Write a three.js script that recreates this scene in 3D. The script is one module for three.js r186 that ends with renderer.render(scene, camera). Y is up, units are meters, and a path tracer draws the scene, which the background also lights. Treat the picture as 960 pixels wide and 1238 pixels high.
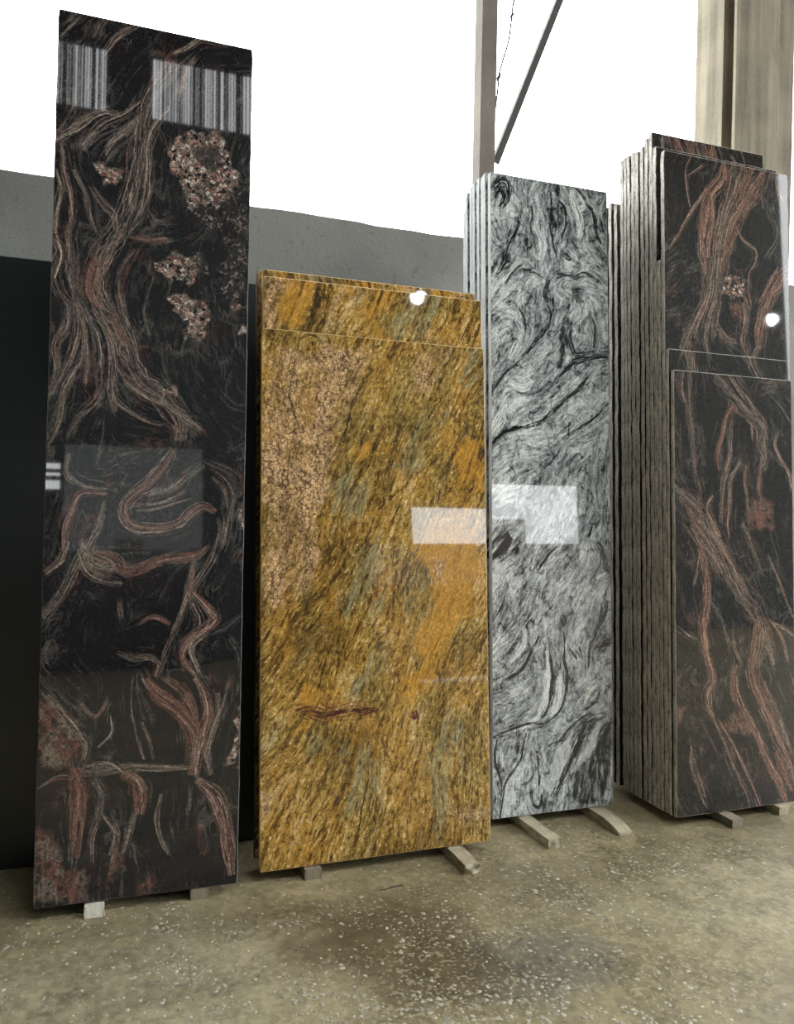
import * as THREE from 'three';
import { mergeGeometries } from 'three/addons/utils/BufferGeometryUtils.js';

// ---------------------------------------------------------------- camera, sky, exposure
const scene = new THREE.Scene();
const D2R = Math.PI / 180;
const camera = new THREE.PerspectiveCamera(2 * Math.atan(619 / 969.4) / D2R, 960 / 1238, 0.05, 300);
{
  const yaw = 19.69 * D2R, pitch = -0.49 * D2R, roll = 1.143 * D2R;
  const fw = new THREE.Vector3(Math.sin(yaw) * Math.cos(pitch), Math.sin(pitch), -Math.cos(yaw) * Math.cos(pitch));
  const r = new THREE.Vector3(Math.cos(yaw), 0, Math.sin(yaw));
  const u = new THREE.Vector3().crossVectors(r, fw);
  camera.position.set(0, 1.387, 0);
  camera.up.copy(u.clone().multiplyScalar(Math.cos(roll)).addScaledVector(r, -Math.sin(roll)));
  camera.lookAt(camera.position.clone().add(fw));
}
scene.add(camera);
// even white overcast
scene.background = new THREE.Color().setRGB(0.97, 1.0, 1.02);
scene.backgroundIntensity = 9;
const renderer = new THREE.WebGLRenderer();
renderer.toneMapping = THREE.LinearToneMapping;
renderer.toneMappingExposure = 0.96;
renderer.shadowMap.enabled = true;

// ---------------------------------------------------------------- helpers
const taken = {};
function numbered(n) { const k = taken[n] = (taken[n] ?? -1) + 1; return k ? n + '_' + String(k).padStart(3, '0') : n; }
function mesh(name, geo, mat, parent = scene) {
  const m = new THREE.Mesh(geo, mat); m.name = parent === scene ? numbered(name) : name;
  m.castShadow = m.receiveShadow = true; parent.add(m); return m;
}
function tag(o, label, category, group) { o.userData.label = label; o.userData.category = category; if (group) o.userData.group = group; return o; }
function struct(o, label) { o.userData.kind = 'structure'; if (label) o.userData.label = label; return o; }
function thing(name, label, category, group) { const o = new THREE.Group(); o.name = numbered(name); scene.add(o); return tag(o, label, category, group); }
function boxAt(x0, x1, y0, y1, z0, z1) {
  const g = new THREE.BoxGeometry(x1 - x0, y1 - y0, z1 - z0); g.translate((x0 + x1) / 2, (y0 + y1) / 2, (z0 + z1) / 2);
  const p = g.attributes.position, n = g.attributes.normal, uv = g.attributes.uv;      // uv in metres
  for (let i = 0; i < p.count; i++) {
    const nx = Math.abs(n.getX(i)), ny = Math.abs(n.getY(i));
    uv.setXY(i, nx > 0.5 ? p.getZ(i) : p.getX(i), ny > 0.5 ? p.getZ(i) : p.getY(i));
  }
  return g;
}
function rngOf(seed) { let a = seed >>> 0; return () => { a = (a + 0x6D2B79F5) | 0; let t = Math.imul(a ^ (a >>> 15), 1 | a); t = (t + Math.imul(t ^ (t >>> 7), 61 | t)) ^ t; return ((t ^ (t >>> 14)) >>> 0) / 4294967296; }; }
function hash2(x, y, s) { let h = Math.imul(x, 374761393) + Math.imul(y, 668265263) + Math.imul(s, 974634777); h = Math.imul(h ^ (h >>> 13), 1274126177); return ((h ^ (h >>> 16)) >>> 0) / 4294967296; }
function vnoise(x, y, s, per = 0) {                                  // 0..1; per > 0 repeats every per cells
  let xi = Math.floor(x), yi = Math.floor(y); const fx = x - xi, fy = y - yi, ux = fx * fx * (3 - 2 * fx), uy = fy * fy * (3 - 2 * fy);
  let x1 = xi + 1, y1 = yi + 1;
  if (per) { xi = ((xi % per) + per) % per; x1 = ((x1 % per) + per) % per; yi = ((yi % per) + per) % per; y1 = ((y1 % per) + per) % per; }
  const a = hash2(xi, yi, s), b = hash2(x1, yi, s), c = hash2(xi, y1, s), d = hash2(x1, y1, s);
  return a + (b - a) * ux + (c - a) * uy + (a - b - c + d) * ux * uy;
}
function fbm(x, y, s, oct = 4, per = 0) { let v = 0, a = 0.5, t = 0; for (let i = 0; i < oct; i++) { v += a * vnoise(x, y, s + i * 17, per); t += a; a *= 0.5; x *= 2; y *= 2; per *= 2; } return v / t; }
function smooth(a, b, x) { const t = Math.min(1, Math.max(0, (x - a) / (b - a))); return t * t * (3 - 2 * t); }
function mix(a, b, t) { return a + (b - a) * t; }
const lin = (c) => (c <= 10.31475 ? c / 255 / 12.92 : Math.pow((c / 255 + 0.055) / 1.055, 2.4));
const RGB = (r, g, b) => [lin(r), lin(g), lin(b)];
function texture(buf, W, H, srgb = true, repeat = false) {           // buf: linear rgb floats, row 0 on top
  const d = new Uint8Array(W * H * 4);
  for (let y = 0; y < H; y++) for (let x = 0; x < W; x++) {
    const i = (y * W + x) * 3, o = ((H - 1 - y) * W + x) * 4;
    for (let k = 0; k < 3; k++) {
      let c = Math.min(1, Math.max(0, buf[i + k]));
      if (srgb) c = c <= 0.0031308 ? c * 12.92 : 1.055 * Math.pow(c, 1 / 2.4) - 0.055;
      d[o + k] = Math.round(c * 255);
    }
    d[o + 3] = 255;
  }
  const t = new THREE.DataTexture(d, W, H, THREE.RGBAFormat);
  t.magFilter = THREE.LinearFilter; t.minFilter = THREE.LinearMipmapLinearFilter; t.generateMipmaps = true;
  if (srgb) t.colorSpace = THREE.SRGBColorSpace;
  if (repeat) t.wrapS = t.wrapT = THREE.RepeatWrapping;
  t.needsUpdate = true; return t;
}
const TRACE = {
  A: `
    b 13.8 564 34 505 66 447 92 424 113 415 137 405 160 385 189 352 222 313 246 251 273 207 297 204 319 247 337 308 353 346 371 384 393 434 414 521 429 596 445 647 464 649 484
    b 7.4 558 93 486 116 452 141 455 170 446 199 413 228 367 247
    b 6.5 4 150 82 136 173 118 243 109 303 110
    b 5.5 131 154 233 124 339 108 433 84
    b 4.6 249 160 283 142 353 125 412 108
    b 6.5 28 158 48 185 81 212 90 239 75 256
    b 4.6 8 186 34 208 15 236 18 258
    b 3.7 88 183 150 209 176 236 213 252
    b 6.5 184 200 244 217 293 227 307 246
    b 3.7 36 135 79 111 88 88
    b 5.5 11 32 101 5
    b 6.5 162 25 218 2
    b 4.6 223 42 292 18 387 2
    b 4.6 576 25 650 15 725 0 855 2
    b 5.5 607 82 629 55 677 29
    g 1.8 473 221 511 231 622 229
    g 2.8 511 118 562 131 539 149 517 173
    b 5.5 96 333 88 361 34 384 44 411 9 444
    b 5.5 119 335 129 365 93 399 19 438
    b 5.5 137 337 158 370 145 398 75 432 56 465 5 498
    b 4.6 155 343 181 369 191 402 177 425
    b 5.5 178 345 228 371 244 407 237 440 159 463 116 486
    b 6.5 201 339 274 367 302 400 294 433 320 455
    b 8.3 -5 259 43 279 19 308 50 326 96 336
    w 1.1 18 261 46 281 19 309
    b 7.4 75 256 90 289 118 327 155 345
    b 3.7 405 266 348 287 327 313 341 332 368 354 406 373 433 403
    g 2.8 473 278 477 315 462 338 489 362
    r 11.1 217 280 202 302 199 322 235 335
    r 9.2 295 345 327 361 359 379
    r 5.5 380 252 477 252 562 248
    b 5.5 325 400 387 421 473 436 571 445
    b 5.5 304 417 331 444 403 455 525 466 598 465
    g 2.8 405 470 501 472 574 475
    b 7.4 546 437 621 450 709 463 759 471
    g 2.8 905 402 894 423 947 436 999 438
    g 2.8 637 373 665 398 719 437 796 459 848 472
    g 2.8 830 421 922 440 1000 446
    g 3.7 697 352 662 370 651 387
    r 5.5 622 467 660 475 649 484
    b 3.7 107 505 98 527 168 540 249 544
    r 5.5 98 613 106 588 138 567 170 550 296 549
    b 4.6 200 612 255 588 286 557
    b 5.5 12 637 77 623 108 602
    b 5.5 8 687 82 663 125 644 178 618 266 587
    r 7.4 235 615 340 622 389 636 471 633 566 623 675 619 761 615 798 607
    b 5.5 188 607 237 628 295 633 364 628
    b 4.6 166 612 203 634 262 644 379 650
    r 8.3 625 496 531 528 449 545 386 559 388 576 430 585 538 587 659 581 719 567 781 560 844 566
    b 5.5 858 573 872 590 849 609 825 624 777 643 729 660 682 685 636 713 590 737 557 756
    b 6.5 509 547 606 541 702 523 776 511
    b 2.8 440 567 535 564 632 557 718 551
    b 2.8 416 562 559 558 680 543
    b 3.7 801 513 892 530 932 546 908 572 886 604 838 626
    b 3.7 828 525 893 541 907 561
    g 2.8 826 507 955 523 984 552 948 583
    g 1.8 375 617 457 614 517 614
    r 7.4 729 660 818 680 856 691 795 705 722 716 687 732 751 755
    b 5.5 740 649 730 671 769 694 734 713 699 727
    b 5.5 766 666 843 685 820 702 735 724 775 752
    r 5.5 738 627 727 646 717 666
    g 2.8 970 688 908 700 845 705
    g 3.7 935 717 974 734 964 759
    g 3.7 998 714 1013 734 989 759
    r 5.5 478 693 537 688 622 696
    b 4.6 364 728 435 734 530 734 579 743
    b 4.6 369 671 383 687
    r 10.1 509 758 559 775 657 792 732 810 770 826 760 851 750 870
    r 7.4 605 759 679 771 742 790 769 813
    r 8.3 751 760 802 777 829 797 807 821 785 849 775 870
    b 7.4 877 778 879 800 844 825 822 849 849 871
    b 4.6 927 767 904 792 868 811
    g 2.8 977 767 954 787 905 806
    r 10.1 775 876 864 896 903 916 930 942 945 964 960 989
    b 6.5 209 859 322 858 438 857 556 859 749 862
    b 3.7 230 852 333 850 427 865
    r 11.1 174 853 194 880 192 903 189 927 187 950
    r 12.0 404 862 475 871 500 888 491 909
    b 5.5 478 901 446 924 414 950
    b 3.7 278 868 314 887 294 910 263 931 266 957
    b 4.6 317 906 377 928 356 951
    b 6.5 41 771 110 790 180 812 227 828 218 846
    b 2.8 438 758 442 790 469 820 507 848
    b 2.8 491 807 529 826 555 848
    r 3.7 199 783 269 797 324 781
    b 2.8 338 797 340 816 285 831
    b 2.8 595 889 574 916 601 943 638 957
    g 2.8 683 814 685 831
    g 2.8 752 884 742 913
    b 2.8 459 940 485 962
    b 2.8 21 869 86 860 175 861
    C 0.0 575 136 623 120 711 114 801 115 853 122 907 135 922 158 885 180 848 199 746 211 670 205 630 183 591 170
    H 0.0 700 131 789 125 829 138 779 155 702 152
    C 0.0 504 277 601 263 701 265 703 283 680 301 629 299 555 293
    C 0.0 570 318 630 305 731 314 795 315 785 341 736 360 673 361 659 344 584 335
    C 0.0 544 423 592 417 642 422 631 433 570 437
    C 0.0 897 312 935 305 950 320 911 324
    C 0.0 939 343 977 340 985 351 946 353
    C 0.0 966 569 1003 557 1009 580 980 580
    C 0.0 961 801 997 797 999 864 948 858 971 832
    C 0.0 192 174 250 163 323 175 336 188 277 193
    S 0.0 670 208 885 183 1000 149 1007 226 686 237
    S 0.0 686 243 994 227 1002 315 937 326 832 308 728 282
    P 0.0 161 298 216 274 274 270 254 295 247 335 188 328 151 315
    P 0.0 -2 776 76 784 205 828 196 848 18 843
    P 0.0 -5 915 61 921 119 943 133 962 233 961 254 996 115 997 5 987
    P 0.0 344 945 413 942 434 971 359 972
    P 0.0 499 986 558 982 583 993 501 997
    P 0.0 176 604 304 612 331 639 239 650 180 628`,
  Y: `
    k 3.9 247 40 240 63 208 87 151 113 95 144 33 166
    k 2.6 506 26 504 68 515 100 552 122 551 134
    k 3.9 538 146 487 161 454 185 473 197
    k 2.6 544 25 619 39 630 64 591 88
    l 9.2 683 7 708 32 745 49 758 65 738 85
    k 3.9 811 24 875 41 900 76 939 89
    k 2.6 551 148 678 150 781 141 859 146 938 158
    k 6.5 9 27 70 14 129 12 146 27 126 51
    k 5.2 32 40 81 25 110 33 78 54
    d 3.9 7 194 129 164 240 143 350 150
    l 11.8 379 82 415 107 401 130
    l 11.8 628 123 653 131 678 140
    k 2.6 684 0 747 5 811 19
    k 3.9 558 1 569 15
    d 2.6 408 6 358 26 381 48
    d 2.6 166 4 152 27 211 39 247 52
    d 2.6 967 8 927 33 953 55
    l 7.8 759 16 785 30 746 38
    d 2.6 431 47 467 73 477 105 501 133
    d 3.9 17 81 50 107 121 114
    l 3.9 -5 195 105 169 228 144
    k 2.6 117 174 203 149 253 141
    d 2.6 651 181 575 173 626 158 755 155
    k 2.6 628 111 666 122 628 120
    K 1.3 631 210 675 228 674 250 622 270 582 302 531 302 570 280 565 254 591 227
    k 2.6 657 195 630 212
    k 3.9 661 255 699 276 777 275 869 268
    k 6.5 607 301 698 288 803 281 882 278 989 276
    K 2.6 -26 430 98 405 210 397 297 399 210 404 98 413 23 427
    k 3.9 285 399 411 390 514 370 592 355 684 341 749 328 815 310
    k 3.9 504 329 607 306 685 291
    k 2.6 -7 352 93 323 217 298 368 264 458 242 497 213 472 199
    k 2.6 282 249 271 226 223 211
    d 2.6 2 245 88 227 173 223 234 236 258 248
    d 2.6 13 259 87 241 148 238 208 248
    k 2.0 668 403 800 387 880 374 988 353
    d 2.6 563 426 747 399 987 375
    k 2.0 857 213 883 234 869 263
    l 11.8 257 255 207 274 156 294
    l 9.2 647 279 634 294
    l 10.5 114 365 63 392 0 413
    l 7.8 340 324 276 337 141 329
    d 2.6 775 350 854 361 961 336
    d 2.6 8 319 71 295 121 276
    k 3.9 -9 238 16 231
    d 2.6 -16 455 233 434 486 427
    K 3.9 -12 560 99 555 173 575 121 599 8 609 -15 587
    k 6.5 875 580 916 590 942 616 990 629
    k 2.6 836 552 801 572
    k 2.6 536 586 438 607 386 619
    d 2.6 156 636 324 580 454 540
    d 2.6 257 634 402 562
    d 2.6 811 474 796 524
    d 2.6 610 550 556 590
    d 2.6 613 475 482 513
    d 2.6 40 526 165 502 292 484
    d 2.6 562 451 641 428 746 425 866 414
    d 2.6 824 464 946 413
    k 2.0 0 704 77 679 103 662
    k 2.6 530 586 438 606 373 624
    k 2.6 806 648 861 630 915 612
    k 3.3 969 674 948 695 872 720 817 746 789 779
    d 2.6 -17 758 149 725 278 693 370 661 476 624
    k 3.9 106 792 248 773 340 741 380 727
    k 3.3 470 737 482 768 480 804 466 827
    k 2.6 589 723 588 764 613 790 606 816
    k 2.6 628 749 695 765
    l 7.8 443 750 454 788 426 827
    l 6.5 560 782 546 815
    l 7.8 264 716 250 741 146 765
    d 2.6 -9 818 144 800 247 786
    d 2.6 -7 647 94 618 158 601
    d 2.6 606 647 713 612
    l 6.5 874 638 956 630
    k 5.2 871 749 954 742
    k 2.6 577 695 603 705 577 713
    d 2.6 925 828 953 781
    k 3.9 481 775 486 816 438 844 398 854
    l 10.5 547 791 545 827 464 857
    l 9.2 455 777 440 813 373 846 307 860
    k 2.6 601 776 599 815 544 845 424 862
    k 2.6 -15 880 113 870 268 862 424 862
    k 2.6 267 875 212 915 107 946 66 984 52 999
    k 2.6 36 881 21 911 69 948 67 964
    k 2.6 449 898 542 890 623 873 787 854 869 855
    L 1.3 501 910 596 888 650 876 621 920 594 943 472 972 419 961
    L 1.3 716 924 799 894 855 866 910 869 854 903 757 925
    K 1.3 896 872 980 868 986 913 964 966 894 992 728 994 646 981 620 946 730 930 840 916
    k 7.8 855 858 759 880 676 908 621 930 553 953 485 978
    L 1.3 729 959 784 952 825 964 797 971 742 967
    l 5.2 951 918 978 940 922 987
    l 5.2 867 932 853 964 866 989
    l 5.2 579 959 565 985
    k 2.6 356 907 367 939 366 970
    k 2.6 313 964 325 985 378 989 392 971
    l 6.5 133 944 92 975 104 995
    l 5.2 60 892 71 923
    d 2.6 -11 832 143 814 311 788
    d 2.6 651 844 733 817 953 801`,
  R1: `
    b 11.0 77 2 57 39 85 72
    b 12.8 119 1 123 38 121 88 143 123 164 190 174 238 210 272 196 300
    b 20.2 332 -1 456 40 582 79 608 87 724 123 736 158 749 190 708 219
    b 9.2 457 2 532 28 634 61 660 72 751 105 776 147
    r 11.0 722 212 707 255 707 287
    r 11.0 480 72 428 101 402 136 350 188 361 223
    b 11.0 492 82 459 128 451 187 424 222 397 257 383 313 369 344
    r 16.5 480 68 518 85
    l 7.3 539 203 461 242 447 299 432 348 444 380
    l 9.2 308 282 270 306 318 348 368 376
    l 5.5 604 209 577 241 601 291 612 362
    l 5.5 883 124 843 153 882 185 963 224 990 260
    l 5.5 646 107 645 142
    b 36.7 39 273 146 321 243 362 304 388 416 444 543 502 647 547 726 580
    b 14.7 15 267 123 290 220 314
    b 18.3 120 353 192 381 265 415 364 458
    l 7.3 293 346 392 402 467 445 595 510
    b 22.0 686 562 712 598 698 635 643 678
    b 18.3 726 569 779 622 818 674
    r 16.5 204 401 227 436 250 478 248 528 221 584 244 634 292 681 304 706 252 730 264 763 301 789
    l 7.3 301 789 388 843 452 892 529 940 594 987
    l 5.5 339 790 453 845 557 907 635 959 688 998
    l 5.5 204 408 177 453 151 481
    l 5.5 462 587 474 627 538 668
    r 16.5 498 671 485 685 477 721 535 767 613 809 692 856 758 903 854 952 908 996
    r 22.0 659 579 658 619 630 670 668 733 761 791 842 846 938 902 979 942
    l 7.3 642 714 748 776 842 839 952 910
    b 11.0 722 713 816 771 897 840 966 888
    r 18.3 828 876 909 932 965 972
    l 7.3 780 570 874 608 928 669
    l 7.3 807 578 915 594 984 610
    l 3.7 770 417 850 468 944 535 985 566
    b 9.2 625 388 676 431 729 468
    b 11.0 548 345 599 374 624 402
    l 3.7 109 851 119 895 168 933 216 978
    l 3.7 145 874 181 919 254 983
    g 3.7 298 528 373 572 423 615
    g 3.7 11 584 170 608
    g 3.7 17 707 102 733
    g 5.5 727 10 819 18 886 6 966 18
    g 5.5 739 41 832 28 925 47
    g 5.5 831 47 925 73 979 94
    P 0.0 654 283 813 290 825 354 705 358 626 348
    P 0.0 2 759 76 758 62 786 0 798
    P 0.0 456 779 613 813 585 838 351 812`,
  R2: `
    r 12.5 478 1 452 28 365 54 327 80 301 111 287 141 309 168 320 181
    r 15.0 790 4 725 32 623 66 533 101 495 130 456 157 442 176
    b 11.2 540 1 525 34 448 85 408 133 381 177
    b 11.2 639 0 586 44 522 83 470 121 419 165
    r 10.0 701 0 637 26 598 55
    r 8.8 365 58 375 88 348 121 334 156
    r 7.5 478 6 476 29
    l 2.5 213 0 170 22 174 49 202 80
    l 3.8 296 13 187 33
    l 3.8 329 48 207 89 110 124 37 153
    l 3.8 570 104 619 119 719 133 718 152 667 169
    l 3.8 905 4 916 32 967 52 980 63
    g 3.8 762 44 824 73 901 92 887 118 821 139
    g 3.8 25 160 155 140
    g 3.8 58 175 154 163
    g 3.8 952 102 898 139 910 163
    b 8.8 322 157 318 203 280 239 181 275 118 314
    b 7.5 370 155 342 214 266 255 228 284
    b 8.8 419 154 391 213 340 249 313 286 335 309
    b 7.5 443 165 415 212 388 252 361 285
    l 3.8 330 214 230 258 156 290
    C 0.0 442 181 516 174 628 183 614 209 539 214 440 214
    P 0.0 501 219 613 221 637 246 587 252 525 240
    b 8.8 614 219 637 246 610 280 672 310
    b 7.5 400 257 473 278 560 281
    r 12.5 976 152 857 189 778 227 738 263 736 289
    b 10.0 989 164 883 198 817 228 789 257 775 286
    l 3.8 911 154 793 195 740 216
    l 2.5 718 150 667 168 653 194 676 227
    g 3.8 200 181 285 169
    g 3.8 70 173 142 166
    g 3.8 5 261 112 247
    b 12.5 180 289 166 308 188 345 195 403 178 474 233 544 414 604 663 701 786 841 913 970
    b 10.0 724 287 684 312 810 358 885 418 803 492 670 566 539 628 482 725 577 839 647 990
    r 7.5 429 376 449 447 370 519 290 604 222 700 299 836 517 987`,
  G: `
    v 3.4 985 98 921 142 895 184 819 248 781 300 731 356 670 417 633 457 621 487
    v 2.3 482 59 413 101 378 142 332 207 299 237
    v 2.3 129 79 118 128 149 176 169 209
    v 3.1 151 39 162 14 216 5 243 21
    t 7.8 646 8 598 56 573 102
    t 4.7 505 68 447 110 389 162
    v 2.3 475 779 462 833 427 890 403 947 380 994
    x 3.9 144 715 212 718 255 725 321 724 398 723 487 730
    x 4.7 649 732 660 748
    v 3.9 942 602 923 622
    v 3.1 869 574 819 614 782 654
    v 2.3 762 124 725 156
    v 3.9 574 506 585 527
    d 3.1 310 237 482 59
    d 3.1 56 630 271 491
    d 3.1 321 688 516 495
    d 3.1 12 833 137 759
    d 3.1 154 988 296 863
    d 3.1 712 957 741 807
    d 3.1 931 919 912 763
    d 3.1 816 706 994 556
    d 3.1 664 208 812 91
    d 3.1 498 311 618 158
    d 3.1 555 748 652 621
    d 3.1 44 119 41 312
    d 3.1 654 548 730 397
    O 0.0 659 381 988 367 985 461 920 534 844 584 758 653 650 675 665 579 751 489 657 427
    O 0.0 149 717 171 684 300 684 266 717 201 747 159 736
    O 0.0 365 232 467 205 547 220 465 261 387 256
    O 0.0 604 673 758 633 744 693 649 715
    O 0.0 857 206 995 172 991 299 866 310
    N 0.0 4 63 282 15 483 13 459 80 389 142 321 212 274 341 5 340
    N 0.0 6 249 255 247 241 364 196 490 58 535 1 534
    N 0.0 717 422 825 434 775 479 728 458
    N 0.0 797 911 993 933 992 969 808 958
    N 0.0 668 54 766 9 839 7 739 93 691 105
    N 0.0 12 847 94 861 72 888 11 884
    T 0.0 617 209 809 165 662 270 499 291
    T 0.0 405 434 518 430 493 525 358 542
    T 0.0 658 411 705 412 714 529 619 558
    T 0.0 352 779 475 779 449 901 393 917
    T 0.0 190 761 255 759 254 803 211 801
    T 0.0 276 286 453 295 428 385 296 374
    T 0.0 913 10 988 13 974 66 911 79
    T 0.0 717 806 802 774 809 932 736 968
    T 0.0 366 642 445 625 443 684 365 681
    D 0.0 141 585 303 521 313 590 118 670
    D 0.0 595 969 712 957 688 995 595 989
    D 0.0 795 967 880 967 855 991 795 987
    D 0.0 758 653 844 584 842 645 768 704
    D 0.0 298 752 464 754 441 778 309 772`,
  G2: `
    v 2.2 980 8 940 44 888 85
    d 2.9 88 89 177 0
    d 2.9 266 78 312 3
    d 2.9 615 84 690 1
    d 2.9 261 540 398 406
    d 2.9 258 850 394 722
    N 0.0 3 4 89 4 67 94 2 97
    N 0.0 232 88 266 42 300 4 346 11 299 95
    T 0.0 641 3 764 3 688 82 567 91
    O 0.0 100 13 255 6 198 85 99 89
    O 0.0 462 11 545 7 531 87 461 90`,
};

// ---------------------------------------------------------------- how the veins run in each stone
// one line per vein or patch: kind, width (thousandths of the slab's height), then points (thousandths of width and height, from the top left corner)
function parseTrace(t) { return t.trim().split('\n').map((l) => { const p = l.trim().split(' '), n = p.slice(2).map(Number), pts = []; for (let i = 0; i < n.length; i += 2) pts.push([n[i] / 1000, n[i + 1] / 1000]); return { k: p[0], w: +p[1] / 1000, pts }; }); }

class Stone {
  constructor(W, H, trace, seed) {
    this.W = W; this.H = H; this.seed = seed; this.rng = rngOf(seed * 7919 + 13);
    this.buf = new Float32Array(W * H * 3);
    this.items = parseTrace(trace).map((t) => ({ k: t.k, w: t.w * H, pts: t.pts.map(([u, v]) => [u * W, v * H]) }));
    for (const t of this.items) if (/[a-z]/.test(t.k)) t.path = this.spline(t.pts, 1);
  }
  spline(pts, step) {                                                 // evenly spaced points along a smooth curve: x, y, tangent, run
    if (pts.length < 2) return [];
    const c = new THREE.CatmullRomCurve3(pts.map(([x, y]) => new THREE.Vector3(x, y, 0)), false, 'centripetal');
    const n = Math.max(4, Math.round(c.getLength() / step)), q = c.getSpacedPoints(n), out = [];
    for (let i = 0; i <= n; i++) {
      const a = q[Math.max(0, i - 1)], b = q[Math.min(n, i + 1)], l = Math.hypot(b.x - a.x, b.y - a.y) || 1;
      out.push([q[i].x, q[i].y, (b.x - a.x) / l, (b.y - a.y) / l, i * step]);
    }
    return out;
  }
  makeField(def, amp, cell, power = 1.5, soft = 60) {                 // which way the grain runs, kept on a coarse grid
    const S = 6, gw = Math.ceil(this.W / S) + 2, gh = Math.ceil(this.H / S) + 2, P = [];
    for (const t of this.items) if (t.path && t.k !== 'x') for (let i = 0; i < t.path.length; i += 12) { const q = t.path[i]; P.push(q[0], q[1], q[2] * q[2] - q[3] * q[3], 2 * q[2] * q[3]); }
    this.S = S; this.gw = gw; this.infl = new Float32Array(gw * gh); this.fx = new Float32Array(gw * gh); this.fy = new Float32Array(gw * gh);
    const dc = Math.cos(2 * def), ds = Math.sin(2 * def), w0 = 1 / Math.pow(110 * 110, power);
    for (let j = 0; j < gh; j++) for (let i = 0; i < gw; i++) {
      const x = i * S, y = j * S; let c = dc * w0, s = ds * w0;
      for (let k = 0; k < P.length; k += 4) {
        const dx = x - P[k], dy = y - P[k + 1], dd = dx * dx + dy * dy; if (dd > 90000) continue;
        const w = 1 / Math.pow(dd + soft, power); c += P[k + 2] * w; s += P[k + 3] * w;
      }
      this.infl[j * gw + i] = 0;
      const a = Math.atan2(s, c) / 2 + amp * (fbm(x / cell, y / cell, this.seed + 5, 3) - 0.5) * 2;
      this.fx[j * gw + i] = Math.cos(a); this.fy[j * gw + i] = Math.sin(a);
    }
  }
  near(kinds, reach) {                                                // 0..1: how much a place belongs to the veins
    const { S, gw, infl } = this, gh = infl.length / gw;
    for (const t of this.items) if (t.path && kinds.includes(t.k)) {
      const R = t.w * reach + 6;
      for (let n = 0; n < t.path.length; n += 4) {
        const [x, y] = t.path[n], i0 = Math.max(0, Math.floor((x - 2.5 * R) / S)), i1 = Math.min(gw - 1, Math.ceil((x + 2.5 * R) / S)), j0 = Math.max(0, Math.floor((y - 2.5 * R) / S)), j1 = Math.min(gh - 1, Math.ceil((y + 2.5 * R) / S));
        for (let j = j0; j <= j1; j++) for (let i = i0; i <= i1; i++) { const d = (i * S - x) ** 2 + (j * S - y) ** 2, v = Math.exp(-d / (2 * R * R)); if (v > infl[j * gw + i]) infl[j * gw + i] = v; }
      }
    }
  }
  inflAt(x, y) { const { S, gw, infl } = this, a = x / S, b = y / S, i = a | 0, j = b | 0, f = a - i, g = b - j, o = j * gw + i; return (infl[o] * (1 - f) + infl[o + 1] * f) * (1 - g) + (infl[o + gw] * (1 - f) + infl[o + gw + 1] * f) * g; }
  streaks(cell, len, seed) {                                          // noise drawn out along the grain, evened to mean 0.5 and unit spread
    const { W, H, S, gw, fx, fy } = this, src = new Float32Array(W * H), out = new Float32Array(W * H);
    for (let y = 0; y < H; y++) for (let x = 0; x < W; x++) src[y * W + x] = cell <= 1 ? hash2(x, y, seed) : vnoise(x / cell, y / cell, seed);
    const st = Math.max(1, cell * 0.5), n = Math.round(len / st); let m = 0, m2 = 0;
    for (let y = 0; y < H; y++) for (let x = 0; x < W; x++) {
      let sum = src[y * W + x], cnt = 1;
      for (const dir of [1, -1]) {
        let px = x, py = y, lx = 0, ly = 0;
        for (let k = 0; k < n; k++) {
          const g = ((py / S + 0.5) | 0) * gw + ((px / S + 0.5) | 0); let vx = fx[g], vy = fy[g];
          if (k === 0) { vx *= dir; vy *= dir; } else if (vx * lx + vy * ly < 0) { vx = -vx; vy = -vy; }
          lx = vx; ly = vy; px += vx * st; py += vy * st;
          if (px < 0 || py < 0 || px >= W || py >= H) break;
          sum += src[(py | 0) * W + (px | 0)]; cnt++;
        }
      }
      const v = sum / cnt; out[y * W + x] = v; m += v; m2 += v * v;
    }
    m /= W * H; const sd = Math.sqrt(m2 / (W * H) - m * m) || 1;
    for (let i = 0; i < out.length; i++) out[i] = (out[i] - m) / sd;
    return out;
  }
  fill(f) { const { W, H, buf } = this; for (let y = 0; y < H; y++) for (let x = 0; x < W; x++) { const c = f(x, y, y * W + x), i = (y * W + x) * 3; buf[i] = c[0]; buf[i + 1] = c[1]; buf[i + 2] = c[2]; } }
  dot(x, y, r, c, a) {
    const { W, H, buf } = this, R = r + 1;
    const x0 = Math.max(0, Math.ceil(x - R)), x1 = Math.min(W - 1, Math.floor(x + R)), y0 = Math.max(0, Math.ceil(y - R)), y1 = Math.min(H - 1, Math.floor(y + R));
    for (let j = y0; j <= y1; j++) for (let i = x0; i <= x1; i++) {
      const d = Math.hypot(i - x, j - y), k = a * Math.min(1, Math.max(0, r + 0.5 - d)); if (k <= 0) continue;
      const o = (j * W + i) * 3; buf[o] += (c[0] - buf[o]) * k; buf[o + 1] += (c[1] - buf[o + 1]) * k; buf[o + 2] += (c[2] - buf[o + 2]) * k;
    }
  }
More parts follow.
